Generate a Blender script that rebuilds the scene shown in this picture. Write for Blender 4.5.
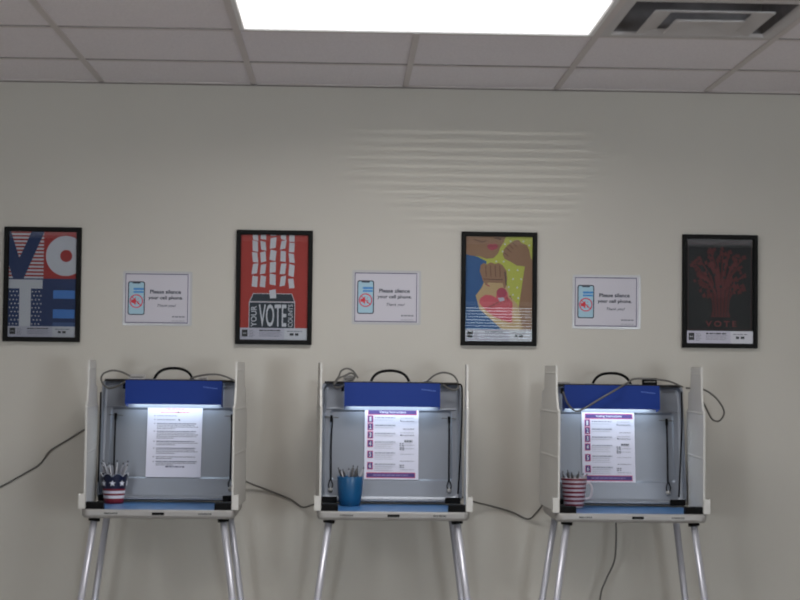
import bpy, bmesh, math, random
from mathutils import Vector, Matrix
random.seed(7)
S = bpy.context.scene
COL = S.collection
for o in list(bpy.data.objects): bpy.data.objects.remove(o)

# ------------------------------------------------------------------ camera
F_PX = 1717.2
CAM = Vector((0.993, -6.884, 1.5)); YAW, PIT, ROLL = 0.0312, 0.0408, 0.0113
FW = Vector((math.sin(YAW)*math.cos(PIT), math.cos(YAW)*math.cos(PIT), math.sin(PIT)))
R0 = Vector((math.cos(YAW), -math.sin(YAW), 0)); U0 = R0.cross(FW)
RT = R0*math.cos(ROLL) + U0*math.sin(ROLL); UP = -R0*math.sin(ROLL) + U0*math.cos(ROLL)
cd = bpy.data.cameras.new('camera'); cam = bpy.data.objects.new('camera', cd); COL.objects.link(cam)
m3 = Matrix((RT, UP, -FW)).transposed()
cam.matrix_world = Matrix.Translation(CAM) @ m3.to_4x4()
cd.sensor_width = 36; cd.lens = F_PX/800*36; cd.clip_end = 200
cd.dof.use_dof = True; cd.dof.focus_distance = 12.0; cd.dof.aperture_fstop = 6.5   # the photograph is slightly soft throughout
S.camera = cam
def at(px, py, Y):
    d = FW + RT*((px-400)/F_PX) + UP*((300-py)/F_PX)
    return CAM + d*((Y-CAM.y)/d.y)
def onz(px, py, Z):
    d = FW + RT*((px-400)/F_PX) + UP*((300-py)/F_PX)
    return CAM + d*((Z-CAM.z)/d.z)

# ------------------------------------------------------------------ world, light, exposure
S.view_settings.view_transform = 'Standard'; S.view_settings.look = 'None'
S.view_settings.gamma = 1; S.view_settings.use_curve_mapping = False
S.view_settings.exposure = -0.08
W = bpy.data.worlds.new('daylight'); S.world = W; W.use_nodes = True
bg = W.node_tree.nodes['Background']; bg.inputs[0].default_value = (.80, .90, 1, 1); bg.inputs[1].default_value = 9.0
CEIL = 2.64
XL, XR, YB = -2.6, 5.2, -8.6
PANEL_EMIT = 1.6
PANEL_W = 21.5
DAY_W = 74.0
LAMP_EMIT = 11.0

def lamp(name, kind, loc, rot, energy, color=(1, 1, 1), **kw):
    l = bpy.data.lights.new(name, kind); l.energy = energy; l.color = color
    for k, v in kw.items(): setattr(l, k, v)
    o = bpy.data.objects.new(name, l); COL.objects.link(o); o.location = loc; o.rotation_euler = rot
    return o
# sunlight glinting up off a windscreen outside, through the window blind onto the wall
sp = lamp('glint_light', 'SPOT', (5.8, -38.6, .71), (0, 0, 0), 10000, (1, .97, .9), shadow_soft_size=.012, spot_size=math.radians(1.9), spot_blend=1.0)
sp.rotation_euler = (Vector((1.52, 0, 2.34)) - sp.location).to_track_quat('-Z', 'Y').to_euler()

# ------------------------------------------------------------------ materials
def lin(c):
    out = []
    for v in c:
        v /= 255.0
        out.append(v/12.92 if v <= .04045 else ((v+.055)/1.055)**2.4)
    return tuple(out) + (1,)
MATS = {}
def mat(name, rgb, rough=.6, metal=0, noise=0, nscale=60, bump=0, emit=0, coat=0, spec=.5):
    if name in MATS: return MATS[name]
    m = bpy.data.materials.new(name); m.use_nodes = True; nt = m.node_tree
    b = nt.nodes['Principled BSDF']; c = lin(rgb)
    b.inputs['Base Color'].default_value = c; b.inputs['Roughness'].default_value = rough
    b.inputs['Metallic'].default_value = metal; b.inputs['Specular IOR Level'].default_value = spec
    b.inputs['Coat Weight'].default_value = coat
    if emit:
        b.inputs['Emission Color'].default_value = c; b.inputs['Emission Strength'].default_value = emit
    if noise or bump:
        tc = nt.nodes.new('ShaderNodeTexCoord'); n = nt.nodes.new('ShaderNodeTexNoise')
        n.inputs['Scale'].default_value = nscale; n.inputs['Detail'].default_value = 4
        nt.links.new(tc.outputs['Object'], n.inputs['Vector'])
        if noise:
            r = nt.nodes.new('ShaderNodeValToRGB')
            r.color_ramp.elements[0].position = .3; r.color_ramp.elements[1].position = .7
            r.color_ramp.elements[0].color = tuple(x*(1-noise) for x in c[:3])+(1,)
            r.color_ramp.elements[1].color = tuple(min(1, x*(1+noise)) for x in c[:3])+(1,)
            nt.links.new(n.outputs['Fac'], r.inputs[0]); nt.links.new(r.outputs[0], b.inputs['Base Color'])
        if bump:
            bp = nt.nodes.new('ShaderNodeBump'); bp.inputs['Strength'].default_value = bump; bp.inputs['Distance'].default_value = .002
            nt.links.new(n.outputs['Fac'], bp.inputs['Height']); nt.links.new(bp.outputs[0], b.inputs['Normal'])
    MATS[name] = m
    return m
def thin_glass(name, rough=.0, ior=1.45):
    m = bpy.data.materials.new(name); m.use_nodes = True; nt = m.node_tree
    for n in list(nt.nodes): nt.nodes.remove(n)
    o = nt.nodes.new('ShaderNodeOutputMaterial'); mx = nt.nodes.new('ShaderNodeMixShader')
    t = nt.nodes.new('ShaderNodeBsdfTransparent'); g = nt.nodes.new('ShaderNodeBsdfGlossy'); f = nt.nodes.new('ShaderNodeFresnel')
    f.inputs['IOR'].default_value = ior; g.inputs['Roughness'].default_value = rough
    t.inputs[0].default_value = (.93, .94, .94, 1)
    nt.links.new(f.outputs[0], mx.inputs[0]); nt.links.new(t.outputs[0], mx.inputs[1]); nt.links.new(g.outputs[0], mx.inputs[2])
    nt.links.new(mx.outputs[0], o.inputs[0]); MATS[name] = m
    return m
M_wall = mat('painted_wall', (180, 176, 168), .75, noise=.015, nscale=3, bump=.05)
M_wall_side = mat('painted_side_wall', (190, 186, 172), .8, noise=.02, nscale=3)
M_tile = mat('mineral_fibre_tile', (226, 221, 225), .95, noise=.07, nscale=140, bump=.35)
M_grid = mat('grid_bar_paint', (200, 193, 192), .6)
M_gridshadow = mat('grid_painted_shade', (130, 124, 122), .9)  # darker colour painting the shade beside the row bars and under the wall angle
M_floor = mat('carpet_tile', (150, 142, 134), .95, noise=.15, nscale=120, bump=.3)
M_white = mat('white_enamel', (225, 225, 225), .45)
M_vent = mat('vent_enamel', (190, 187, 188), .5)
M_dark = mat('dark_void', (28, 27, 28), .9)
M_blk = mat('black_plastic', (7, 7, 8), .7, spec=.12)
M_frame = mat('black_frame', (11, 11, 11), .6, spec=.15)
M_case = mat('grey_case_plastic', (126, 130, 138), .32, metal=.35, noise=.02, nscale=8)
M_rim = mat('silver_rim', (150, 148, 146), .42, metal=.25)
M_blue = mat('blue_tray_laminate', (62, 108, 158), .3, noise=.04, nscale=20)
M_lampblue = mat('blue_lamp_enamel', (15, 46, 120), .55, spec=.2)
M_flap = mat('flap_plastic', (182, 180, 176), .5, noise=.015, nscale=12)
M_alu = mat('brushed_aluminium', (176, 176, 184), .34, metal=.4)
M_cord = mat('grey_cord', (92, 90, 86), .6)
M_clip = mat('clear_clip', (150, 148, 145), .3)
M_paper = mat('paper', (196, 194, 206), .7)
M_glass = thin_glass('picture_glass', ior=1.38); M_wglass = thin_glass('window_glass')
M_wall_far = mat('taupe_paint', (112, 106, 98), .85)
M_duct = mat('duct_grey', (122, 119, 121), .9, noise=.2, nscale=12)
M_page = mat('sign_paper', (184, 181, 190), .7)
M_lam = mat('laminate_film', (176, 176, 178), .22, coat=.4)
M_slat = mat('blind_slat', (120, 116, 110), .6)
M_diff = mat('lit_diffuser', (255, 251, 252), .5, emit=PANEL_EMIT)
M_tube = mat('lit_tube', (222, 240, 250), .5, emit=LAMP_EMIT)

# ------------------------------------------------------------------ mesh helpers
class MB:
    def __init__(s): s.v = []; s.f = []; s.mi = []; s.mats = []; s.sm = []
    def m(s, m):
        if m not in s.mats: s.mats.append(m)
        return s.mats.index(m)
    def face(s, pts, m, smooth=False):
        b = len(s.v); s.v += [tuple(p) for p in pts]; s.f.append(tuple(range(b, b+len(pts)))); s.mi.append(s.m(m)); s.sm.append(smooth)
    def raw(s, vs, fs, m, smooth=False):
        b = len(s.v); k = s.m(m); s.v += [tuple(p) for p in vs]
        for f in fs: s.f.append(tuple(b+i for i in f)); s.mi.append(k); s.sm.append(smooth)
    def box(s, x0, x1, y0, y1, z0, z1, m, mtx=None):
        vs = [Vector((x, y, z)) for z in (z0, z1) for y in (y0, y1) for x in (x0, x1)]
        if mtx: vs = [mtx @ v for v in vs]
        s.raw(vs, [(0, 2, 3, 1), (4, 5, 7, 6), (0, 1, 5, 4), (2, 6, 7, 3), (0, 4, 6, 2), (1, 3, 7, 5)], m)
    def bbox(s, x0, x1, y0, y1, z0, z1, m, bev=.002, mtx=None):
        bm = bmesh.new(); bmesh.ops.create_cube(bm, size=1)
        for v in bm.verts: v.co = Vector(((x0+x1)/2+v.co.x*(x1-x0), (y0+y1)/2+v.co.y*(y1-y0), (z0+z1)/2+v.co.z*(z1-z0)))
        bmesh.ops.bevel(bm, geom=bm.edges[:], offset=bev, segments=2, affect='EDGES', profile=.6)
        if mtx: bmesh.ops.transform(bm, matrix=mtx, verts=bm.verts[:])
        bm.verts.index_update()
        s.raw([v.co.copy() for v in bm.verts], [tuple(v.index for v in f.verts) for f in bm.faces], m); bm.free()
    def loft(s, loops, m, cap0=True, cap1=True, smooth=False, closed=True):
        n = len(loops[0]); vs = [p for l in loops for p in l]; fs = []
        for i in range(len(loops)-1):
            for j in range(n if closed else n-1):
                k = (j+1) % n
                fs.append((i*n+j, i*n+k, (i+1)*n+k, (i+1)*n+j))
        s.raw(vs, fs, m, smooth)
        if cap0: s.face(loops[0][::-1], m)
        if cap1: s.face(loops[-1], m)
    def tube(s, pts, r, m, n=8, r2=None):
        pts = [Vector(p) for p in pts]; loops = []
        ref = None
        for i, p in enumerate(pts):
            t = (pts[min(i+1, len(pts)-1)] - pts[max(i-1, 0)]).normalized()
            if ref is None: ref = Vector((0, 0, 1)) if abs(t.z) < .9 else Vector((1, 0, 0))
            a = (ref - t*ref.dot(t)).normalized(); ref = a; b = t.cross(a)
            rr = r if r2 is None else r + (r2-r)*i/(len(pts)-1)
            loops.append([p + a*rr*math.cos(k*math.tau/n) + b*rr*math.sin(k*math.tau/n) for k in range(n)])
        s.loft(loops, m, smooth=True)
    def lathe(s, prof, c, m, n=32, smooth=True, wob=None):
        loops = []
        for (r, z) in prof:
            loops.append([Vector((c[0]+r*math.cos(k*math.tau/n), c[1]+r*math.sin(k*math.tau/n), c[2]+z)) for k in range(n)])
        s.loft(loops, m, cap0=True, cap1=True, smooth=smooth)
    def build(s, name, parent=None, label=None):
        me = bpy.data.meshes.new(name); me.from_pydata(s.v, [], s.f)
        for m in s.mats: me.materials.append(m)
        me.polygons.foreach_set('material_index', s.mi); me.polygons.foreach_set('use_smooth', s.sm)
        me.validate(); me.update()
        bm = bmesh.new(); bm.from_mesh(me); bmesh.ops.remove_doubles(bm, verts=bm.verts[:], dist=1e-6); bm.to_mesh(me); bm.free()
        o = bpy.data.objects.new(name, me); COL.objects.link(o)
        if parent: o.parent = parent
        if label: o['label'] = label
        return o
def thing(name, label, cat, loc=(0, 0, 0), group=None):
    o = bpy.data.objects.new(name, None); COL.objects.link(o); o.location = loc; o.empty_display_size = .05
    return tag(o, label, cat, group)
def tag(o, label, cat, group=None):
    o['label'] = label; o['category'] = cat
    if group: o['group'] = group
    return o
def struct(o): o['kind'] = 'structure'; return o
def smooth_path(pts, n=8):
    pts = [Vector(p) for p in pts]; P = [pts[0]*2-pts[1]] + pts + [pts[-1]*2-pts[-2]]; out = []
    for i in range(1, len(P)-2):
        a, b, c, d = P[i-1], P[i], P[i+1], P[i+2]
        for k in range(n):
            t = k/n
            out.append(.5*((2*b) + (c-a)*t + (2*a-5*b+4*c-d)*t*t + (3*b-a-3*c+d)*t**3))
    out.append(pts[-1]); return out
def rrect(x0, x1, z0, z1, r, n=6):
    out = []
    for cx, cz, a0 in ((x1-r, z1-r, 0), (x0+r, z1-r, 90), (x0+r, z0+r, 180), (x1-r, z0+r, 270)):
        for k in range(n):
            a = math.radians(a0 + 90*k/(n-1)); out.append((cx+r*math.cos(a), cz+r*math.sin(a)))
    return out

# ------------------------------------------------------------------ room shell
b = MB(); b.box(XL, XR, YB, 0, -.05, 0, M_floor); struct(b.build('floor'))
b = MB(); b.box(XL-.1, XR+.1, 0, .1, 0, CEIL+.1, M_wall); struct(b.build('wall_back'))
b = MB(); b.box(XL-.1, XL, YB, 0, 0, CEIL+.1, M_wall_side); struct(b.build('wall_left'))
b = MB(); b.box(XR, XR+.1, YB, 0, 0, CEIL+.1, M_wall_side); struct(b.build('wall_right'))
WX0, WX1, WZ0, WZ1 = 2.0, 2.85, 1.0, 2.13
WINS = [(-2.3, -1.25, .8, 1.70), (WX0, WX1, WZ0, WZ1), (3.3, 4.9, .8, 1.66)]
b = MB(); edge = XL-.1
for x0, x1, z0, z1 in WINS:
    b.box(edge, x0, YB-.12, YB, 0, CEIL+.1, M_wall_far); b.box(x0, x1, YB-.12, YB, 0, z0, M_wall_far)
    b.box(x0, x1, YB-.12, YB, z1, CEIL+.1, M_wall_far); edge = x1
b.box(edge, XR+.1, YB-.12, YB, 0, CEIL+.1, M_wall_far); struct(b.build('wall_front'))
for i, (x0, x1, z0, z1) in enumerate(WINS):
    b = MB()
    for a in ((x0, x0+.03, z0, z1), (x1-.03, x1, z0, z1), (x0+.03, x1-.03, z0, z0+.03), (x0+.03, x1-.03, z1-.03, z1)):
        b.box(a[0], a[1], YB-.11, YB-.07, a[2], a[3], M_white)
    win = struct(b.build('window_%d' % (i+1)))
    b = MB(); b.box(x0+.03, x1-.03, YB-.092, YB-.088, z0+.03, z1-.03, M_wglass); b.build('pane', win)
    if i != 1:
        lamp('window_daylight', 'AREA', ((x0+x1)/2, YB-.06, (z0+z1)/2), (math.radians(90), 0, 0), DAY_W*(x1-x0)*(z1-z0), (.86, .93, 1), shape='RECTANGLE', size=x1-x0-.06, size_y=z1-z0-.06)
bl = thing('window_blind', 'horizontal slat blind in the window facing the booths', 'blind', ((WX0+WX1)/2, YB-.03, WZ0+.01))
b = MB(); hw = (WX1-WX0)/2-.01
z = .02
while z < WZ1-WZ0-.05:
    mt = Matrix.Translation((0, 0, z)) @ Matrix.Rotation(math.radians(-42), 4, 'X')
    b.box(-hw, hw, -.0125, .0125, -.0004, .0004, M_slat, mt); z += .027
b.build('slats', bl)
b = MB(); b.bbox(-hw, hw, -.018, .018, WZ1-WZ0-.05, WZ1-WZ0-.015, M_white); b.build('head_rail', bl)
b = MB(); b.box(-hw, hw, -.012, .012, -.003, .009, M_white); b.build('bottom_rail', bl)
for i, (x0, x1, y0, y1) in enumerate(((XL, XR, -.012, 0), (XL, XL+.012, YB, -.012), (XR-.012, XR, YB, -.012))):
    b = MB(); b.box(x0, x1, y0, y1, 0, .1, M_dark); struct(b.build(['baseboard_back', 'baseboard_left', 'baseboard_right'][i]))

# ceiling : tiles lie 4 mm above the face of the grid bars
T = .61; ROWS = [-(.492+T*k) for k in range(14)]; COLS = [T*k for k in range(-4, 9)]
LIGHTS = [(1, 1)]; VENT = (3, 1)
b = MB()
xs = [XL] + [c for c in COLS if XL+.02 < c < XR-.02] + [XR]
ys = [0] + [r for r in ROWS if r > YB+.02] + [YB]
fix_cells = []
FIX = [(T, 3*T, ROWS[2], ROWS[1]), (3*T, 4*T, ROWS[2], ROWS[1]),
       (-3*T, -1*T, ROWS[6], ROWS[5]), (T, 3*T, ROWS[9], ROWS[8]), (5*T, 7*T, ROWS[6], ROWS[5])]
for i in range(len(xs)-1):
    for j in range(len(ys)-1):
        cx, cy = (xs[i]+xs[i+1])/2, (ys[j]+ys[j+1])/2
        if any(f[0] < cx < f[1] and f[2] < cy < f[3] for f in FIX): continue
        b.box(xs[i], xs[i+1], ys[j+1], ys[j], CEIL+.005, CEIL+.02, M_tile)
b.box(XL, XR, YB, 0, CEIL+.28, CEIL+.30, M_dark)
struct(b.build('ceiling'))
def in_fix(x, y, axis):
    for f in FIX:
        if axis == 'c' and f[0]+.05 < x < f[1]-.05 and f[2] < y < f[3]: return True
    return False
b = MB()
for c in xs[1:-1]:
    for j in range(len(ys)-1):
        if in_fix(c, (ys[j]+ys[j+1])/2, 'c'): continue
        b.box(c-.0115, c+.0115, ys[j+1], ys[j], CEIL, CEIL+.03, M_grid)
struct(b.build('trim_1'))
b = MB()
for r in ys[1:-1]:
    for i in range(len(xs)-1):
        xa = xs[i]+(.0115 if i else 0); xb = xs[i+1]-.0115
        if i+2 < len(xs) and in_fix(xs[i+1], r-.02, 'c') and in_fix(xs[i+1], r+.02, 'c'): xb = xs[i+1]
        b.box(xa, xb, r-.0115, r+.0115, CEIL+.0008, CEIL+.03, M_grid)
        b.box(xa, xb, r-.0135, r-.0115, CEIL+.0008, CEIL+.006, M_gridshadow)  # strip of painted shade on the bar's near side
struct(b.build('trim_2'))
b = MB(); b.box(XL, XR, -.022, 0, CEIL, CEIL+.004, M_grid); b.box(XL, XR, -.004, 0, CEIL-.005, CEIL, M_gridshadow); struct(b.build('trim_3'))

def troffer(f, label, group=None):
    x0, x1, y0, y1 = f; cx, cy = (x0+x1)/2, (y0+y1)/2; hx, hy = (x1-x0)/2-.012, (y1-y0)/2-.012
    t = thing('ceiling_light', label, 'ceiling light', (cx, cy, CEIL), group)
    b = MB()
    L = [[Vector((x, y, z)) for x, y in rrect(-hx+i, hx-i, -hy+i, hy-i, .002, 2)] for i, z in ((0, .09), (0, .002), (0, 0), (.014, -.001), (.018, .006))]
    b.loft(L, M_white, True, False); b.build('frame', t)
    b = MB(); b.box(-hx+.018, hx-.018, -hy+.018, hy-.018, .004, .008, M_diff); b.build('diffuser', t)
    l = lamp('troffer_light', 'AREA', (cx, cy, CEIL-.006), (0, 0, 0), PANEL_W, (1, .985, .97), shape='RECTANGLE', size=1.16, size_y=.54, spread=math.radians(165))
    l.parent = t; l.location = (0, 0, -.006)
    return t
troffer(FIX[0], 'long bright white rectangular ceiling light panel above the middle voting booth')
for f in FIX[2:]:
    pass
troffer(FIX[2], 'unseen fill light panel added on the ceiling nearest the left wall')  # this and the next two panels are added out of view as fill
troffer(FIX[3], 'unseen fill light panel added on the ceiling by the window wall')
troffer(FIX[4], 'unseen fill light panel added on the ceiling nearest the right wall')

# step-down air diffuser
x0, x1, y0, y1 = FIX[1]; cx, cy = (x0+x1)/2, (y0+y1)/2
vt = thing('ceiling_vent', 'square stepped metal air vent in the ceiling right of the light panel', 'ceiling vent', (cx, cy, CEIL))
def sq(h, z, r=.004): return [Vector((x, y, z)) for x, y in rrect(-h, h, -h, h, r, 3)]
b = MB(); b.loft([sq(.293, .12), sq(.293, .001), sq(.262, .001), sq(.256, .008), sq(.256, .012)], M_vent, False, False); b.build('outer_frame', vt)
for h, z in ((.190, -.010),):
    b = MB(); b.loft([sq(h-.060, z+.010), sq(h, z+.002), sq(h, z-.001), sq(h-.004, z-.002), sq(h-.060, z+.007)], M_vent, False, False); b.build('louvre_ring', vt)
b = MB(); b.loft([sq(.106, -.018), sq(.112, -.021), sq(.112, -.024), sq(.106, -.026)], M_vent, True, False)
L = sq(.106, -.026); b.raw(L+[Vector((0, 0, -.016))], [(i, (i+1) % len(L), len(L)) for i in range(len(L))], M_vent); b.build('centre_plate', vt)
b = MB(); b.loft([sq(.256, .012), sq(.250, .118)], M_duct, False, True); b.build('duct_opening', vt)

# ------------------------------------------------------------------ flat printed art
def clip(poly, x0, x1, z0, z1):
    for ax, lim, sg in ((0, x0, 1), (0, x1, -1), (1, z0, 1), (1, z1, -1)):
        out = []
        for i in range(len(poly)):
            a, c = poly[i-1], poly[i]
            ia, ic = sg*(a[ax]-lim) >= -1e-9, sg*(c[ax]-lim) >= -1e-9
            if ia != ic:
                t = (lim-a[ax])/(c[ax]-a[ax]); out.append((a[0]+(c[0]-a[0])*t, a[1]+(c[1]-a[1])*t))
            if ic: out.append(c)
        poly = out
        if len(poly) < 3: return []
    return poly
FONTC = {}
def text_mesh(txt, bold=0, sp=1.0):
    k = (txt, bold, sp)
    if k not in FONTC:
        c = bpy.data.curves.new('t', 'FONT'); c.body = txt; c.size = 1; c.offset = bold; c.resolution_u = 3; c.space_character = sp
        o = bpy.data.objects.new('t', c); COL.objects.link(o); bpy.context.view_layer.update()
        me = bpy.data.meshes.new_from_object(o.evaluated_get(bpy.context.evaluated_depsgraph_get()))
        vs = [(v.co.x, v.co.y) for v in me.vertices]; fs = [tuple(p.vertices) for p in me.polygons]
        bpy.data.objects.remove(o); bpy.data.curves.remove(c); bpy.data.meshes.remove(me)
        x0 = min(v[0] for v in vs); x1 = max(v[0] for v in vs); y0 = min(v[1] for v in vs); y1 = max(v[1] for v in vs)
        FONTC[k] = ([((v[0]-x0)/(x1-x0), (v[1]-y0)/(y1-y0)) for v in vs], fs)
    return FONTC[k]
class Art:
    """print drawn in sheet units: u right, v down, given by a source box (u0,v0,u1,v1)"""
    def __init__(s, w, h, box, base, thick=.0008):
        s.w, s.h, s.bx, s.n, s.mb, s.t = w, h, box, 0, MB(), thick
        s.mb.box(-w/2, w/2, -thick/2, thick/2, -h/2, h/2, base)
    def P(s, p):
        u0, v0, u1, v1 = s.bx
        return (((p[0]-u0)/(u1-u0)-.5)*s.w, (.5-(p[1]-v0)/(v1-v0))*s.h)
    def poly(s, pts, m, up=True):
        q = clip([s.P(p) for p in pts], -s.w/2, s.w/2, -s.h/2, s.h/2)
        if len(q) < 3: return
        if up: s.n += 1
        y = -s.t/2 - .00004*(s.n+1)
        a = sum(q[i-1][0]*q[i][1]-q[i][0]*q[i-1][1] for i in range(len(q)))
        if a < 0: q = q[::-1]
        s.mb.face([(x, y, z) for x, z in q], m)
    def rect(s, u0, v0, u1, v1, m, up=True): s.poly([(u0, v0), (u1, v0), (u1, v1), (u0, v1)], m, up)
    def circ(s, u, v, r, m, n=28, up=True, ry=None): s.poly([(u+r*math.cos(k*math.tau/n), v+(ry or r)*math.sin(k*math.tau/n)) for k in range(n)], m, up)
    def ring(s, u, v, r, w, m, n=28):
        s.n += 1
        for k in range(n):
            a, c = k*math.tau/n, (k+1)*math.tau/n
            s.poly([(u+r*math.cos(a), v+r*math.sin(a)), (u+r*math.cos(c), v+r*math.sin(c)), (u+(r-w)*math.cos(c), v+(r-w)*math.sin(c)), (u+(r-w)*math.cos(a), v+(r-w)*math.sin(a))], m, False)
    def line(s, a, c, w, m, up=True):
        dx, dy = c[0]-a[0], c[1]-a[1]; L = math.hypot(dx, dy) or 1; nx, ny = -dy/L*w/2, dx/L*w/2
        s.poly([(a[0]+nx, a[1]+ny), (c[0]+nx, c[1]+ny), (c[0]-nx, c[1]-ny), (a[0]-nx, a[1]-ny)], m, up)
    def text(s, txt, u0, v0, u1, v1, m, bold=0, rot=0, shear=0, sp=1.0):
        vs, fs = text_mesh(txt, bold, sp); s.n += 1; y = -s.t/2 - .00004*(s.n+1); out = []
        for a, c in vs:
            if rot == 90: p = (u0+(u1-u0)*(1-c), v1-(v1-v0)*a)     # reads upward
            elif rot == -90: p = (u0+(u1-u0)*c, v0+(v1-v0)*a)
            else: p = (u0+(u1-u0)*(a+shear*c), v1-(v1-v0)*c)
            x, z = s.P(p); out.append((x, y, z))
        s.mb.raw(out, fs, m)
    def words(s, u0, v0, u1, v1, m, seed=1, gap=.3, wl=4):
        """a line of print too small to read : word-length dashes"""
        rnd = random.Random(seed); h = v1-v0; u = u0; s.n += 1
        while u < u1:
            w = h*rnd.uniform(1.2, wl); e = min(u+w, u1)
            s.rect(u, v0, e, v1, m, False); u = e + h*gap*2
C = lambda n, *rgb: mat('ink_'+n, rgb, .6)
I_navy, I_red, I_white = C('navy', 16, 44, 94), C('red', 158, 38, 38), C('white', 190, 190, 198)
I_mid, I_strip, I_black = C('mid_blue', 62, 118, 190), C('pale_lavender', 176, 174, 188), C('black', 30, 32, 36)
I_grey, I_lgrey = C('grey', 120, 120, 128), C('light_grey', 160, 160, 168)

PW, PH = .269, .421
def caption(a, u0, u1, v0, v1, seed):
    w, h = u1-u0, v1-v0
    a.rect(u0, v0, u1, v1, I_strip)
    a.rect(u0+.66*w, v0, u1, v1, I_white)
    a.rect(u0+.03*w, v0+.16*h, u0+.115*w, v0+.74*h, I_black)
    a.words(u0+.045*w, v0+.42*h, u0+.10*w, v0+.50*h, I_lgrey, seed, .2, 2)
    for k in range(5): a.words(u0+.135*w, v0+(.2+.13*k)*h, u0+(.20+.02*(k % 2))*w, v0+(.25+.13*k)*h, I_grey, seed+k)
    a.words(u0+.29*w, v0+.16*h, u0+.60*w, v0+.26*h, I_black, seed+5)
    for k in range(4): a.words(u0+.29*w, v0+(.34+.11*k)*h, u0+(.62-.03*(k % 2))*w, v0+(.38+.11*k)*h, I_grey, seed+8+k)
    a.words(u0+.70*w, v0+.22*h, u0+.92*w, v0+.3*h, I_grey, seed+12); a.words(u0+.74*w, v0+.42*h, u0+.87*w, v0+.62*h, I_black, seed+13, wl=2)
def poster(pxs, label, art, part_label):
    """pxs = outer corners of the frame in the photo"""
    (l, tp, r, bt) = pxs
    c = (at(l, tp, 0)+at(r, bt, 0))/2
    t = thing('picture_frame', label, 'framed poster', (c.x, -.001, c.z), None)
    fw, fh, bd = .305, .457, .0185
    b = MB()
    def R(i, y): return [Vector((x, y, z)) for x, z in rrect(-fw/2+i, fw/2-i, -fh/2+i, fh/2-i, .0015, 3)]
    b.loft([R(.003, 0), R(0, -.002), R(0, -.018), R(.003, -.021), R(bd-.003, -.021), R(bd, -.017), R(bd, -.006)], M_frame, True, False); b.build('frame', t)
    o = art.mb.build('poster', t, part_label); o.location = (0, -.0068, 0)
    b = MB(); b.box(-PW/2, PW/2, -.0135, -.0115, -PH/2, PH/2, M_glass); b.build('glass_pane', t)
    return t

# poster 1 : V O / T E quarters
a = Art(PW, PH, (42, 57, 356, 540), I_navy)
for k in range(13): a.rect(40, 57+k*16.5, 203, 57+k*16.5+8.2, I_red, k == 0); a.rect(40, 57+k*16.5+8.2, 203, 57+(k+1)*16.5, I_white, False)
a.poly([(40, 57), (50, 57), (90, 180), (145, 57), (205, 57), (112, 272), (62, 272), (40, 205)], I_navy)
a.rect(203, 57, 357, 272, I_red); a.circ(305, 167, 92, I_white, 40); a.circ(307, 167, 28, I_red)
a.rect(40, 272, 357, 490, I_navy)
a.n += 1
for j in range(9):
    for i in range(4):
        for ox in (50, 153):
            u = ox+i*16-(8 if j % 2 else 0); v = 332+j*18.5
            if ox-4 < u < ox+42:
                a.poly([(u+(5 if k % 2 == 0 else 2.2)*math.sin(k*math.pi/5), v-(5 if k % 2 == 0 else 2.2)*math.cos(k*math.pi/5)) for k in range(10)], I_white, False)
a.rect(42, 277, 200, 318, I_white); a.rect(94, 317, 147, 490, I_white, False)
a.rect(250, 325, 350, 363, I_mid); a.rect(250, 412, 350, 453, I_mid, False)
I_reflect = C('painted_reflection', 58, 84, 134); a.rect(250, 472, 357, 490, I_reflect)  # reflection in the glass, painted into the print as a lighter strip
caption(a, 42, 356, 490, 540, 3)
poster((4, 227, 81.5, 342), 'black-framed VOTE poster in four red, white and blue blocks, leftmost on the wall', a, 'blocks of red and white stripes, blue V, O, T and E')

# poster 2 : ballots falling into a box
I_brick, I_box = C('brick', 160, 44, 36), C('ink_box', 30, 42, 54)
a = Art(PW, PH, (55, 48, 372, 550), I_brick)
rnd = random.Random(4)
cols = [(122, [(40, 75), (78, 128), (133, 180), (187, 235), (247, 297)]), (160, [(40, 70), (80, 122), (130, 178), (190, 235), (245, 298)]),
        (206, [(40, 53), (62, 112), (122, 170), (178, 228), (236, 287)]), (254, [(40, 70), (75, 115), (125, 175), (185, 235), (245, 292)]),
        (294, [(40, 80), (85, 130), (137, 180), (190, 245), (257, 302)])]
for cx, L in cols:
    for v0, v1 in L:
        w = 12.5 if cx != 206 else 14; d = rnd.uniform(-3.5, 3.5); e = rnd.uniform(-4, 4)
        a.poly([(cx-w+d, v0+e), (cx+w+d, v0-e), (cx+w-d, v1-e), (cx-w-d, v1+e)], I_white)
a.poly([(115, 328), (298, 328), (313, 368), (97, 368)], I_white); a.poly([(117, 331), (296, 331), (309, 366), (101, 366)], I_box)
a.poly([(96, 369), (313, 369), (313, 493), (96, 493)], I_white); a.poly([(99, 372), (310, 372), (310, 493), (99, 493)], I_box)
a.rect(186, 352, 226, 357, I_black); a.poly([(191, 314), (221, 308), (224, 350), (195, 352)], I_white)
a.text('VOTE', 143, 380, 273, 487, I_white, .012); a.text('YOUR', 106, 388, 133, 488, I_white, .01, rot=90); a.text('COUNTS', 281, 380, 303, 488, I_white, .01, rot=90)
caption(a, 55, 372, 493, 550, 21)
poster((236, 230.5, 312.5, 344.5), 'black-framed red poster of white ballots falling into a YOUR VOTE COUNTS box', a, 'brick red poster with white paper slips above a dark ballot box')

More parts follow.
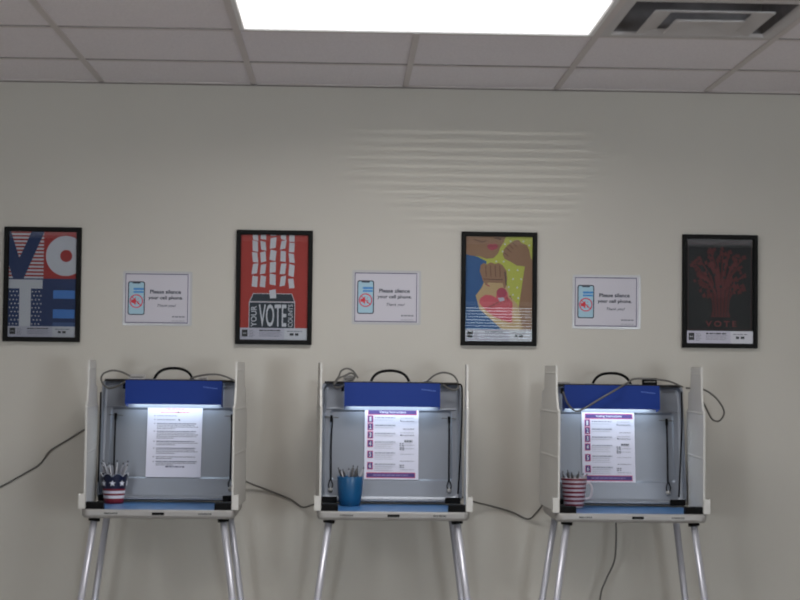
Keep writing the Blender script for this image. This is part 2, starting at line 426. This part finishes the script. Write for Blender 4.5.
# poster 3 : lips, fists and heart
I_yel, I_skin, I_dskin, I_tan = C('yellow_green', 172, 175, 76), C('brown_skin', 138, 104, 80), C('dark_skin', 92, 62, 50), C('tan', 178, 152, 112)
I_sleeve, I_pink, I_lip = C('sleeve', 36, 82, 134), C('pink', 190, 84, 96), C('lip', 158, 60, 82)
a = Art(PW, PH, (52, 60, 366, 555), I_yel)
a.n += 1
for u, v in ((235, 95), (225, 130), (195, 178), (230, 178), (256, 218), (296, 218), (275, 260), (313, 260), (255, 298), (295, 300), (275, 335), (300, 350), (350, 100), (322, 82), (262, 82)):
    a.circ(u, v, 4, I_white, 10, False)
a.poly([(52, 140), (110, 158), (150, 178), (140, 300), (120, 380), (190, 450), (235, 500), (52, 500)], I_sleeve)
a.poly([(52, 60), (240, 60), (230, 88), (213, 112), (204, 140), (182, 162), (150, 166), (118, 155), (80, 152), (52, 146)], I_skin)
a.poly([(90, 72), (128, 84), (150, 78), (150, 82), (128, 90), (88, 76)], I_dskin); a.poly([(178, 66), (215, 78), (222, 72), (200, 64)], I_dskin)
a.poly([(150, 106), (166, 94), (176, 99), (188, 94), (204, 102), (198, 116), (176, 126), (160, 120)], I_lip); a.line((152, 107), (202, 104), 2, I_dskin)
a.poly([(298, 500), (303, 392), (330, 200), (292, 196), (262, 178), (236, 166), (225, 146), (232, 118), (250, 98), (282, 76), (300, 74), (312, 88), (338, 98), (350, 122), (358, 158), (368, 172), (368, 500)], I_skin)
for p, q in (((240, 112), (266, 134)), ((254, 98), (276, 118)), ((268, 86), (292, 106)), ((232, 136), (252, 152))): a.line(p, q, 3, I_dskin)
a.poly([(100, 340), (128, 302), (140, 272), (236, 270), (262, 338), (303, 390), (310, 440), (322, 500), (225, 500), (168, 448), (118, 404)], I_tan)
a.poly([(118, 226), (122, 196), (136, 186), (152, 192), (170, 182), (190, 190), (208, 184), (226, 196), (244, 222), (248, 262), (240, 302), (232, 306), (226, 280), (158, 278), (148, 292), (134, 270), (126, 246)], I_skin)
for u in (146, 168, 190, 212): a.line((u, 196), (u+3, 252), 3, I_dskin)
a.line((136, 262), (226, 264), 4, I_dskin); a.line((150, 288), (166, 296), 5, I_lip); a.line((236, 226), (244, 292), 4, I_box)
a.poly([(116, 374), (122, 352), (146, 336), (172, 338), (196, 350), (198, 322), (212, 304), (236, 308), (250, 326), (252, 346), (274, 372), (272, 468), (228, 456), (188, 440), (146, 408)], I_pink)
a.circ(222, 326, 24, I_lip, 20)
for k in range(7): a.line((160+k*16, 396-k*9), (180+k*14, 386-k*7), 3, I_dskin); a.line((168+k*16, 380-k*7), (172+k*16, 404-k*8), 2, I_dskin)
a.poly([(203, 350), (232, 348), (236, 362), (214, 368)], I_strip)
caption(a, 52, 366, 500, 555, 44)
poster((461, 232, 536.5, 346), 'black-framed poster of lips, raised fists and a pink heart on yellow', a, 'yellow-green poster with brown fists, blue sleeve and heart')

# poster 4 : red tree on navy
I_dk, I_tree = C('midnight', 10, 16, 22), C('dull_red', 90, 26, 30)
a = Art(PW, PH, (113, 85, 392, 528), I_dk)
rnd = random.Random(9)
for u0, v0, u1, v1 in ((119, 92, 386, 94), (119, 468, 386, 470), (119, 92, 121, 470), (384, 92, 387, 470)): a.rect(u0, v0, u1, v1, C('deep_red', 70, 30, 34))
a.words(130, 100, 370, 107, C('dim_red', 58, 30, 34), 5)
a.poly([(216, 416), (222, 390), (220, 350), (212, 318), (222, 310), (238, 330), (262, 320), (286, 328), (300, 308), (308, 316), (294, 345), (290, 390), (298, 416)], I_tree)
leaf = lambda u, v, r, n=9: a.poly([(u+r*(1 if k % 2 else .5)*rnd.uniform(.75, 1.2)*math.cos(k*math.tau/n), v+r*(1 if k % 2 else .5)*rnd.uniform(.75, 1.2)*math.sin(k*math.tau/n)) for k in range(n)], I_tree)
tips = [(150, 195), (170, 175), (205, 150), (215, 140), (240, 165), (265, 140), (290, 150), (318, 165), (345, 170), (335, 200), (352, 238), (340, 285), (318, 250), (165, 225), (160, 262), (185, 290), (200, 320), (178, 245), (322, 300), (300, 200), (228, 210), (275, 190), (205, 185), (250, 230), (300, 265)]
for (u, v) in tips:
    mx, my = (u+258)/2+rnd.uniform(-8, 8), (v+330)/2-12
    a.line((258+(u-258)*.2, 335), (mx, my), 9, I_tree); a.line((mx, my), (u, v), 6, I_tree)
    for k in range(4): leaf(u+rnd.uniform(-17, 17), v+rnd.uniform(-15, 15), rnd.uniform(9, 15))
for k in range(14):
    u = rnd.uniform(170, 340); v = rnd.uniform(180, 300); a.circ(u, v, rnd.uniform(3, 6), I_dk, 8, ry=7)
for u in (232, 244, 256, 268, 280): a.line((u, 412), (u+(u-256)*.5, 300), 2.2, I_dk)
a.text('VOTE', 192, 432, 322, 457, I_tree, .02, sp=1.45)
caption(a, 113, 392, 475, 528, 66)
poster((681.5, 235, 757, 348), 'black-framed dark navy poster of a red tree above the word VOTE', a, 'dark navy poster with dull red tree')

# laminated signs
I_text, I_frameblue, I_screen, I_bubble, I_sred = C('dark_text', 38, 44, 58), C('violet_line', 84, 80, 104), C('screen', 146, 178, 194), C('bubble', 54, 122, 184), C('sign_red', 190, 40, 54)
def silence_sign(px, label):
    l, tp, r, bt = px; c = (at(l, tp, 0)+at(r, bt, 0))/2
    t = thing('wall_sign', label, 'sign', (c.x, -.0005, c.z))
    w, h = .276, .218
    b = MB()
    b.loft([[Vector((x, y, z)) for x, z in rrect(-w/2, w/2, -h/2, h/2, .006, 4)] for y in (0, -.0012)], M_lam); b.build('laminate', t)
    a = Art(w-.018, h-.018, (82, 80, 690, 545), M_page, .0004)
    for q in ((84, 82, 674, 91), (84, 533, 674, 542), (84, 82, 91, 542), (667, 82, 674, 542)): a.rect(*q, I_frameblue, q[1] == 82)
    def rr(u0, v0, u1, v1, r, m): a.poly(rrect(u0, u1, v0, v1, r), m)
    rr(108, 155, 268, 468, 22, I_text); rr(118, 165, 258, 458, 14, I_screen); rr(150, 160, 226, 176, 6, I_text)
    rr(160, 216, 256, 236, 5, I_bubble); rr(160, 246, 256, 262, 5, I_bubble)
    a.ring(188, 340, 66, 9, C('pale_ring', 170, 120, 140)); a.ring(188, 340, 60, 7, I_sred)
    a.poly([(140, 325), (160, 325), (184, 302), (184, 378), (160, 356), (140, 356)], I_sred)
    a.line((142, 296), (236, 384), 9, I_sred); a.line((198, 324), (212, 314), 5, I_sred); a.line((200, 342), (218, 342), 5, I_sred); a.line((198, 358), (212, 370), 5, I_sred)
    a.text('Please silence', 316, 231, 606, 268, I_text, .028); a.text('your cell phone.', 300, 288, 626, 330, I_text, .028)
    a.text('Thank you!', 376, 364, 552, 398, I_text, .004, shear=.06)
    a.words(524, 474, 644, 488, I_grey, 3, .2, 3); a.words(522, 514, 644, 526, I_lgrey, 5, .2, 3)
    o = a.mb.build('printed_page', t); o.location = (0, -.0014, 0)
silence_sign((124, 272, 191, 325), 'white Please silence your cell phone sign between the V-O-T-E block poster and the red poster')
silence_sign((352, 270, 421, 325), 'white Please silence your cell phone sign between the red poster and the heart poster')
silence_sign((573, 276, 640, 328), 'white Please silence your cell phone sign between the heart poster and the dark tree poster')

# ------------------------------------------------------------------ voting booths
YF, YR = -.60, -.17       # front and rear edge of the tray
YM = (YF+YR)/2
TZ = (at(158, 510.5, YF).z + at(393.5, 511.5, YF).z + at(632, 513.5, YF).z)/3   # top of tray rim
LIDH = .466; LIDTOP_Y = -.125
def booth(cx, label, lamp_dx, k):
    t = thing('voting_booth', label, 'voting booth', (cx, YM, 0), 'folding voting booths along the wall')
    f, r = YF-YM, YR-YM; HW = .280
    z = TZ
    # tray : silver shell, blue writing surface
    b = MB()
    def L(i, zz, rad=.03): return [Vector((x, y, zz)) for x, y in rrect(-HW+i, HW-i, f+i, r-i, max(rad-i*.5, .004), 7)]
    b.loft([L(.02, z-.034), L(.006, z-.031), L(.001, z-.022), L(0, z-.006), L(.002, z-.001), L(.005, z), L(.009, z-.001), L(.011, z-.010)], M_rim, True, False, smooth=False); b.build('tray', t)
    b = MB(); b.loft([L(.0115, z-.010), L(.0115, z-.003)], M_blue); b.build('writing_surface', t, 'glossy blue writing surface')
    # printed marks and latch slots on the tray's front edge
    rnd = random.Random(k)
    for s in (-1, 1):
        b = MB(); b.box(s*.170-.028, s*.170+.028, f-.0008, f+.0006, z-.019, z-.009, M_rim)
        for q in range(7): b.box(s*.170-.024+q*.007, s*.170-.0195+q*.007+rnd.uniform(-.001, .001), f-.0012, f+.0006, z-.017, z-.011, M_dark)
        b.build('latch_marking', t)
    b = MB(); b.bbox(-.022 if k != 2 else .0, .022 if k != 2 else .044, f-.002, f+.001, z-.019, z-.010, M_blk, .001)
    b.build('name_badge', t)
    # lid standing at the rear
    lean = math.atan2(LIDTOP_Y-(-.205), LIDH)
    le = bpy.data.objects.new('lid', None)
    ml = Matrix.Translation((0, -.205-YM, z+.004)) @ Matrix.Rotation(-lean, 4, 'X')
    def RL(i, y, z0=0, z1=LIDH, rad=.022):
        out = []
        for x, zz in rrect(-.276+i, .276-i, z0, z1, rad, 6):
            out.append(ml @ Vector((x*(1-.012*zz/LIDH), y, zz)))
        return out
    b = MB()
    b.loft([RL(.008, .012, .006, LIDH-.006), RL(0, .006), RL(0, -.030), RL(.002, -.033, .002, LIDH-.002), RL(.007, -.033, .007, LIDH-.007), RL(.009, -.028, .010, LIDH-.009), RL(.012, -.006, .013, LIDH-.012),
            RL(.020, -.002, .022, LIDH-.02), RL(.036, -.002, .084, .360, .012), RL(.042, .005, .092, .353, .012)], M_case, True, True)
    lid = b.build('lid', t)
    for sx in (-1, 1):      # pressed ridges beside the lamp
        b = MB(); b.bbox(sx*.225-.03, sx*.225+.03, -.0065, .001, .362, .367, M_case, .002, ml); b.build('ridge', lid)
    b = MB(); b.bbox(-.262, .262, -.0345, -.0305, LIDH-.010, LIDH+.001, M_dark, .0008, ml); b.build('edge_seal', lid, 'dark rubber seal along the top edge')
    # lamp hood
    hx0, hx1 = lamp_dx-.186, lamp_dx+.186; b = MB()
    b.box(hx0, hx1, -.086, -.082, LIDH-.104, LIDH-.012, M_lampblue, ml)                # face
    b.box(hx0, hx1, -.082, -.034, LIDH-.016, LIDH-.012, M_lampblue, ml)                # roof
    for x in (hx0, hx1-.003): b.box(x, x+.003, -.082, -.010, LIDH-.104, LIDH-.016, M_lampblue, ml)
    b.box(hx0+.003, hx1-.003, -.082, -.078, LIDH-.104, LIDH-.1, M_lampblue, ml)
    hood = b.build('lamp_hood', t, 'blue metal lamp hood')
    b = MB(); b.box(hx0+.02, hx1-.02, -.066, -.030, LIDH-.088, LIDH-.076, M_tube, ml); b.build('lamp_tube', hood)
    b = MB(); b.bbox(hx0-.012, hx0-.0005, -.070, -.052, LIDH-.042, LIDH-.020, M_blk, .003, ml); b.build('switch', hood)
    b = MB(); rnd = random.Random(5+k)
    for q in range(8): b.box(hx1-.072+q*.007, hx1-.067+q*.007, -.0864, -.0858, LIDH-.038-.0008*q, LIDH-.034-.0008*q, mat('faded_print', (70, 100, 165), .5), ml)
    b.build('faded_logo', hood)
    # carrying handle
    b = MB(); hx = -.006 + (.008 if k == 0 else 0)
    b.tube([ml @ Vector(p) for p in smooth_path([(hx-.078, -.014, LIDH), (hx-.062, -.014, LIDH+.028), (hx-.036, -.014, LIDH+.044), (hx, -.014, LIDH+.049), (hx+.036, -.014, LIDH+.044), (hx+.062, -.014, LIDH+.028), (hx+.078, -.014, LIDH)], 5)], .0055, M_blk)
    for s in (-1, 1): b.bbox(hx+s*.085-.022, hx+s*.085+.022, -.022, -.006, LIDH-.001, LIDH+.005, M_case, .001, ml)
    b.build('carrying_handle', t, 'black arched carrying handle')
    # case latches on the top edge
    for (a0, a1, hgt) in ([(-.172, -.108, .022), (.10, .135, .014)], [(-.19, -.148, .026), (.12, .16, .012)], [(-.235, -.17, .012), (.115, .172, .03)])[k]:
        b = MB(); b.bbox(a0, a1, -.026, -.004, LIDH-.001, LIDH+hgt, (M_blk if (k == 2 and a0 > 0) else M_clip), .003, ml)
        b.bbox(a0+.006, a1-.006, -.028, -.002, LIDH+hgt*.35, LIDH+hgt*.55, M_cord, .001, ml); b.build('latch', t)
    # elastic document straps
    for s in (-1, 1):
        b = MB(); x = (((-.217, .234), (-.234, .226), (-.232, .208))[k])[s > 0]; LK = .016
        b.tube([ml @ Vector(p) for p in smooth_path([(x+(.004 if k == 1 and s < 0 else 0), -.012, .325), (x, -.013, .22), (x-s*.001, -.012, .12), (x-s*.001, -.011, .085)], 4)], .0032, M_blk)
        b.bbox(x-.005, x+.005, -.016, -.010, .310, .336, M_blk, .001, ml)
        b.tube([ml @ Vector(p) for p in smooth_path([(x, -.011, .09), (x-.008, -.012, .066), (x-.005, -.012, .052)], 4)], .0022, M_blk)
        b.tube([ml @ Vector(p) for p in smooth_path([(x, -.011, .09), (x+.008, -.012, .066), (x+.005, -.012, .052)], 4)], .0022, M_blk)
        st = b.build('strap', t, 'black elastic strap with hook')
        b = MB(); b.tube([ml @ Vector((x-.028, -.008, .330)), ml @ Vector((x+.028, -.008, .328))], .0016, M_cord); b.build('strap_pin', st)
        b = MB(); b.lathe([(.0, -.004), (.010, -.004), (.008, .004), (0, .004)], (0, 0, 0), M_clip, 14); ob = b.build('strap_button', st)
        ob.data.transform(ml @ Matrix.Translation((x, -.010, .046)) @ Matrix.Rotation(math.radians(90), 4, 'X'))
    # rubber blocks : lid feet and corner blocks of the tray
    for s in (-1, 1):
        b = MB(); b.bbox(s*.238-.030, s*.238+.030, -.050, -.030, -.006, .016, M_blk, .003, ml); b.build('lid_foot', t)
        b = MB(); b.bbox(s*.236-.034, s*.236+.034, f+.016, f+.062, z-.008, z+.024, M_blk, .004); b.build('corner_block', t)
    # side privacy flaps
    for s in (-1, 1):
        xf, xb = s*.268, s*.288
        prof = [(0, .0), (0, .37), (.08, .375), (.10, .44), (.22, .445), (.25, .538), (.84, .538), (.86, .44), (.93, .38), (1, .37), (1, .0)]
        b = MB()
        def FP(sv, zz, off): 
            y = r-.005+(f+.012-r+.005)*sv
            return Vector((xb+(xf-xb)*sv+off, y, z+.002+zz))
        A = [FP(p[0], p[1], -.0035) for p in prof]; B = [FP(p[0], p[1], .0035) for p in prof]
        b.loft([A, B], M_flap)
        for zz in (.20, .365):      # moulded ribs
            q = [FP(.03, zz, 0), FP(.97, zz, 0)]
            for sd in (-1, 1):
                n = Vector((sd, 0, 0)); e = Vector((0, 0, .005))
                b.loft([[p+n*.0035-e, p+n*.0050-e*.3, p+n*.0050+e*.3, p+n*.0035+e] for p in q], M_flap)
        for zz in (.51,):
            q = [FP(.27, zz, 0), FP(.82, zz, 0)]
            for sd in (-1, 1):
                n = Vector((sd, 0, 0)); e = Vector((0, 0, .004))
                b.loft([[p+n*.0035-e, p+n*.0046-e*.3, p+n*.0046+e*.3, p+n*.0035+e] for p in q], M_flap)
        fl = b.build('side_flap', t, 'pale plastic privacy flap')
        b = MB(); b.bbox(min(s*.266, s*.290), max(s*.266, s*.290), f+.006, f+.011, z+.001, z+.055, M_flap, .001)
        b.bbox(min(s*.2855, s*.290), max(s*.2855, s*.290), f+.011, f+.05, z+.001, z+.055, M_flap, .001); b.build('flap_bracket', fl)
    # legs
    for sx in (-1, 1):
        for (y0, dy) in ((f+.035, -.075), (r-.045, .07)):
            top = Vector((sx*.234, y0, z-.034)); bot = Vector((sx*(.234+.135*(z-.034)), y0+dy, .012))
            b = MB(); b.tube([top, bot], .0128, M_alu, 18); lg = b.build('leg', t)
            b = MB(); b.tube([top+Vector((0, 0, .002)), top+(bot-top)*.012], .021, M_blk, 18); b.build('leg_socket', lg)
            b = MB(); b.tube([bot+(top-bot)*.03, Vector((bot.x, bot.y, .0))+(bot-top)*.0], .016, M_blk, 16); b.build('rubber_foot', lg)
    return t, ml
c1, c2, c3 = at(158, 514, YF).x, at(393.5, 514, YF).x, at(632, 516, YF).x
BX = [c1, c2, c3]
labels = ['leftmost folding voting booth on metal legs, with the flag-patterned cup',
          'middle folding voting booth on metal legs, with the plain blue cup',
          'rightmost folding voting booth on metal legs, with the striped mug']
ML = []
for k in range(3):
    t, ml = booth(BX[k], labels[k], (.011, .001, -.016)[k], k)
    ML.append(Matrix.Translation((BX[k], YM, 0)) @ ml)

# ------------------------------------------------------------------ instruction sheets taped to the lids
I_purple = C('purple', 62, 44, 104); I_title = C('title_red', 196, 110, 116)
def sheet_at(k, px, label, art, dz=0):
    # where the sight line through the sheet's middle meets the lid's panel
    l, tp, r, bt = px; inv = ML[k].inverted()
    def on(px_, py_):
        a0 = inv @ CAM; a1 = inv @ at(px_, py_, 0); d = a1-a0; s = (-.0015-a0.y)/d.y; return a0+d*s
    p = on((l+r)/2, (tp+bt)/2)
    art.mb.v = [tuple(ML[k] @ (Vector((p.x, p.y, p.z))+Vector(v))) for v in art.mb.v]
    o = art.mb.build('instruction_sheet'); 
    c = sum((Vector(v.co) for v in o.data.vertices), Vector())/len(o.data.vertices)
    o.data.transform(Matrix.Translation(-c)); o.location = c
    tag(o, label, 'paper sheet')
a = Art(.213, .284, (45, 80, 412, 550), M_paper, .0006)
a.words(160, 106, 300, 113, I_title, 1, .3); a.words(132, 127, 326, 134, I_title, 2, .3); a.circ(250, 130, 5, I_text)
rows = [(152, 0), (178, 0), (203, 3), (253, 4), (318, 2), (362, 3), (418, 1), (448, 2)]
a.circ(258, 180, 6, I_text)
sd = 3
for v, n in rows:
    a.rect(90, v-2, 98, v+5, I_grey)
    for q in range(n+1):
        sd += 1; a.words(110, v+q*11-1, (385 if q < n else 240)-(sd % 4)*7, v+q*11+4, I_grey if n < 2 or q else I_text, sd)
a.words(175, 479, 302, 487, I_frameblue, 30)
sheet_at(0, (147, 404, 201.5, 477.5), 'white instruction sheet with red heading, taped inside the leftmost booth', a)
def vote_sheet(sw, sh):
    a = Art(sw, sh, (68, 62, 446, 556), M_paper, .0006)
    a.rect(91, 74, 434, 112, C('plum_red', 176, 60, 96)); a.rect(95, 79, 430, 107, I_purple); a.text('Voting Instructions', 170, 83, 356, 105, I_white, .01)
    a.rect(82, 508, 424, 546, C('plum_red', 0, 0, 0)); a.rect(86, 513, 420, 541, I_purple); a.words(130, 523, 372, 531, C('faint_violet', 120, 106, 150), 5)
    for q, v in enumerate((116, 170, 226, 285, 360, 438)):
        a.rect(88, v, 128, v+50, C('plum_red', 0, 0, 0)); a.rect(92, v+4, 124, v+46, I_purple); a.text(str(q+1), 101, v+9, 115, v+41, I_white, .02)
        if q: a.rect(138, v+6, 286, v+24, C('tint', 186, 186, 198))
        a.words(140, v+11, 282, v+18, I_grey, q+1)
        for n in range((1, 1, 1, 3, 3, 3)[q]): a.words(140, v+29+n*13, 268-8*(n % 2), v+33+n*13, I_lgrey, q*5+n+9)
    for n, (v, m) in enumerate(((130, I_lgrey), (152, I_grey), (206, I_grey), (232, I_lgrey), (250, I_grey), (318, I_lgrey), (342, I_lgrey), (380, I_lgrey), (428, I_grey), (486, I_lgrey))):
        a.words(318 if n != 2 else 336, v, 415, v+5, m, n+50)
    a.rect(345, 284, 405, 303, I_lgrey); a.words(348, 289, 402, 297, I_text, 7, wl=2)
    for v in (306, 320, 334, 346, 455, 468): a.words(313, v, 345, v+8, I_grey, int(v), wl=2)
    a.ring(322, 150, 5, 2, I_text, 10); a.ring(322, 250, 5, 2, I_text, 10)
    return a
sheet_at(1, (364.5, 408, 418.5, 479), 'purple-banded Voting Instructions sheet taped inside the middle booth', vote_sheet(.211, .281))
sheet_at(2, (582, 412, 635, 482), 'purple-banded Voting Instructions sheet taped inside the rightmost booth', vote_sheet(.208, .277))

# ------------------------------------------------------------------ cups and pens
SURF = TZ-.003
def pen_mesh():
    b = MB(); m1 = mat('pen_barrel', (150, 150, 156), .3, metal=.3); m2 = mat('pen_dark', (34, 34, 40), .4)
    b.lathe([(0, 0), (.0012, .001), (.0035, .012), (.0042, .02), (.0044, .095), (.0046, .1), (.0044, .138), (.002, .142), (0, .143)], (0, 0, 0), m1, 10)
    b.box(.0042, .0062, -.0015, .0015, .098, .136, m2); b.lathe([(0, .1431), (.0022, .1432), (.0022, .150), (0, .150)], (0, 0, 0), m2, 8)
    return b
PEN = None
def pens(c, n, rad, hgt, label, group, dark, seed, base=.006, lenk=1.0):
    global PEN
    rnd = random.Random(seed)
    for i in range(n):
        if FIRST: o = FIRST.pop()
        else: o = PEN.copy(); COL.objects.link(o)
        if dark and 'pen_black' not in MATS:
            md = mat('pen_black', (60, 58, 58), .4)
        if dark:
            if 'dm' not in MATS:
                dm = PEN.data.copy(); dm.materials[0] = MATS['pen_black']; MATS['dm'] = dm
            if i % 3: o.data = MATS['dm']
        else: o.data = PEN0
        an = i*math.tau/n + rnd.uniform(-.25, .25); r1 = rad*rnd.uniform(.72, .92)
        p0 = Vector((c[0]-.25*r1*math.cos(an), c[1]-.25*r1*math.sin(an), c[2]+base))
        p1 = Vector((c[0]+r1*math.cos(an), c[1]+r1*math.sin(an), c[2]+hgt))
        d = (p1-p0).normalized(); o.location = p0; o.rotation_euler = d.to_track_quat('Z', 'Y').to_euler(); o.scale = (1, 1, lenk*rnd.uniform(.93, 1.05))
        tag(o, label, 'pen', group)
PEN = pen_mesh().build('pen'); PEN0 = PEN.data; FIRST = [PEN]
# flag cup in booth 1 : scalloped rim, star band, stripes
p = at(114, 490, -.275); c = Vector((p.x, -.275, SURF))
K_navy, K_red, K_white = mat('enamel_navy', (14, 18, 46), .35), mat('enamel_red', (122, 26, 40), .35), mat('enamel_white', (205, 205, 210), .35)
t = thing('pencil_cup', 'flag-patterned cup with scalloped rim, white stars and red stripes, in the leftmost booth', 'cup', c)
b = MB(); H = .114; n = 64
def rad(z): return .036+(.052-.036)*z/H
def ringp(z, dr=0, scal=0): return [Vector(((rad(z)+dr)*math.cos(k*math.tau/n), (rad(z)+dr)*math.sin(k*math.tau/n), z+scal*(abs(math.sin(k*math.pi*8/n))-1))) for k in range(n)]
zz = [0, .016, .024, .036, .046]
bands = [(0, .012, K_red), (.012, .020, K_red), (.020, .031, K_white), (.031, .039, K_red), (.039, .049, K_white), (.049, .057, K_red), (.057, .096, K_navy)]
for z0, z1, m in bands: b.loft([ringp(z0), ringp(z1)], m, z0 == 0, False, smooth=True)
b.loft([ringp(.096), ringp(H, 0, .012)], K_navy, False, False, smooth=True)
b.loft([ringp(H, .0005, .012), ringp(H+.002, .002, .012), ringp(H+.002, -.001, .012)], K_white, False, False)
b.loft([ringp(H, -.002, .012), ringp(.05, -.003), ringp(.004, -.003)], K_navy, False, True, smooth=True)
b.build('body', t)
for k in range(8):
    an = -math.pi/2 + k*math.tau/8 + .0
    b = MB(); R = rad(.078)+.0012; u = Vector((-math.sin(an), math.cos(an), 0)); nrm = Vector((math.cos(an), math.sin(an), 0)); w = Vector((0, 0, 1))
    P = [nrm*R + Vector((0, 0, .078)) + u*(.0125 if q % 2 == 0 else .005)*math.sin(q*math.pi/5) + w*(.0125 if q % 2 == 0 else .005)*math.cos(q*math.pi/5) for q in range(10)]
    b.loft([[v-nrm*.001 for v in P], [v+nrm*.0008 for v in P]], K_white); b.build('star', t, 'white star')
pens(c, 9, .047, .128, 'pale pen standing in the flag-patterned cup of the leftmost booth', 'pens in the flag cup', False, 2, lenk=1.1)
# blue tumbler in booth 2
p = at(350, 490, -.29); c = Vector((p.x, -.29, SURF))
K_blue = mat('blue_glaze', (16, 76, 116), .3, noise=.04, nscale=30)
b = MB(); b.lathe([(.0, 0), (.034, 0), (.038, .003), (.044, .03), (.0478, .06), (.0490, .09), (.0495, .109), (.0485, .112), (.0470, .110), (.0465, .09), (.044, .06), (.036, .008), (0, .006)], (0, 0, 0), K_blue, 40)
o = b.build('pencil_cup'); o.location = c; tag(o, 'plain blue rounded cup on the tray of the middle booth', 'cup')
pens(c, 8, .045, .115, 'dark pen standing in the plain blue cup of the middle booth', 'pens in the blue cup', True, 5, lenk=1.0)
# striped mug in booth 3
p = at(574, 490, -.30); c = Vector((p.x, -.30, SURF))
t = thing('mug', 'red and white striped mug with a curved handle on the tray of the rightmost booth', 'mug', c)
b = MB(); H = .114
def mr(z): return .034+(.049-.034)*min(1, (z/H))**.7
zs = [0]; nb = 15; cols_ = []
M_navyred = mat('mug_red', (112, 18, 42), .35); M_mw = mat('mug_white', (186, 176, 182), .35)
def mring(z, dr=0): return [Vector(((mr(z)+dr)*math.cos(k*math.tau/40), (mr(z)+dr)*math.sin(k*math.tau/40), z)) for k in range(40)]
edges = [0, .010] ; z_ = .010; i = 0
b.loft([mring(0, -.004), mring(.002), mring(.008)], M_mw, True, False, smooth=True)
z_ = .008
while z_ < H-.004:
    h_ = .0082 if i % 2 == 0 else .0080
    b.loft([mring(z_), mring(min(H, z_+h_))], M_navyred if i % 2 == 0 else M_mw, False, False, smooth=True); z_ += h_; i += 1
b.loft([mring(min(H, z_)), mring(H+.001, -.0005), mring(H+.001, -.003), mring(.05, -.0035), mring(.006, -.0035)], M_mw, False, True, smooth=True)
b.build('body', t)
b = MB(); b.tube(smooth_path([(mr(.09)-.002, 0, .092), (.058, -.006, .094), (.067, -.009, .078), (.066, -.009, .055), (.060, -.006, .038), (mr(.03)-.001, 0, .032)], 6), .0045, M_mw, 10); b.build('handle', t)
pens(c, 7, .043, .108, 'dark pen standing in the striped mug of the rightmost booth', 'pens in the striped mug', True, 8, lenk=.97)

# ------------------------------------------------------------------ cords
def cord(pts, label, r=.0037, m=M_cord, name='power_cord'):
    P = [at(*p) for p in pts]; b = MB(); b.tube(smooth_path(P, 8), r, m, 8); o = b.build(name)
    c = P[0].copy(); o.data.transform(Matrix.Translation(-c)); o.location = c; tag(o, label, 'cord'); return o
YW = -.008
cord([(-30, 500, YW), (0, 487, YW), (22, 475, YW), (40, 464, YW), (50, 451, YW), (66, 441, YW), (84, 430, -.05), (96, 424, -.09)], 'grey power cord running off to the left from the leftmost booth')
cord([(228, 474, -.06), (247, 482, -.03), (270, 491, YW), (290, 499, YW), (302, 507, YW), (312, 505, -.04), (326, 501, -.09)], 'grey power cord hanging between the leftmost and middle booths')
cord([(462, 497, -.08), (475, 502, -.04), (495, 507, YW), (512, 512, YW), (528, 519, YW), (537, 512, -.04), (546, 500, -.08)], 'grey power cord hanging between the middle and rightmost booths')
zb = at(600, 640, -.12)
cord([(616, 500, -.10), (616, 520, -.10), (616, 545, -.11), (614, 562, -.10), (606, 580, -.09), (600, 600, -.09), (597, 660, -.09), (600, 740, -.09)], 'grey power cord dangling beneath the tray of the rightmost booth')
cord([(686, 388, -.17), (702, 389, -.16), (714, 396, -.15), (722, 406, -.15), (724, 414, -.15), (719, 421, -.15), (712, 419, -.15), (706, 408, -.155), (700, 398, -.17), (690, 396, -.17)], 'grey power cord looping out beyond the right flap of the rightmost booth')
YT = -.19
cord([(125, 381.5, -.235), (118, 386, -.225), (108, 388, -.21), (101.5, 381, -.20), (103, 374, -.18), (112, 370.5, -.165), (122, 372, -.155), (130, 376, -.150)], 'dark grey lamp cord looping over the top left corner of the leftmost booth')
cord([(190, 379, -.16), (196, 376.5, -.17), (207, 374.5, -.18), (218, 374.5, -.18), (228, 377.5, -.17), (235.5, 381.5, -.165)], 'dark grey cord arching along the top right of the leftmost booth')
cord([(343, 386, -.225), (337, 388, -.21), (334, 384, -.195), (339, 376, -.185), (341, 371, -.18), (347, 368.5, -.175), (353, 371, -.17), (358, 378, -.165)], 'grey lamp cord bunched on the top left corner of the middle booth')
cord([(334, 385, -.22), (338, 379, -.19), (345, 375.5, -.165), (351, 373, -.165), (355, 376, -.165), (352, 380, -.168), (345, 379.5, -.168)], 'short dark coil of cord beside the latch on the middle booth')
cord([(427, 381.5, -.165), (434, 375.5, -.175), (443, 372.5, -.18), (452, 374.5, -.18), (457, 380, -.18), (458, 388, -.19), (452, 390, -.195), (443, 385, -.20)], 'grey cord arching over the top right corner of the middle booth')
cord([(563, 392, -.245), (568, 404, -.26), (576, 411, -.265), (585, 408, -.265), (600, 399, -.262), (618, 388.5, -.25), (628, 382.5, -.19), (634, 379, -.175), (650, 379, -.172), (668, 381, -.172), (683, 387, -.19)], 'grey cord crossing the front of the blue lamp on the rightmost booth')
cord([(100.8, 392, -.25), (100.3, 420, -.25), (99.3, 450, -.25), (98, 482, -.25)], 'dark cord hanging down the left inner edge of the leftmost booth', .0032, M_blk)
cord([(458, 384, -.19), (462, 388, -.20), (461.8, 420, -.235), (460, 460, -.25), (458, 494, -.255)], 'dark cord hanging down the right inner edge of the middle booth', .0032, M_blk)
cord([(681.5, 392, -.20), (682, 420, -.235), (680.5, 460, -.25), (679, 497, -.255)], 'dark cord hanging down the right inner edge of the rightmost booth', .0032, M_blk)
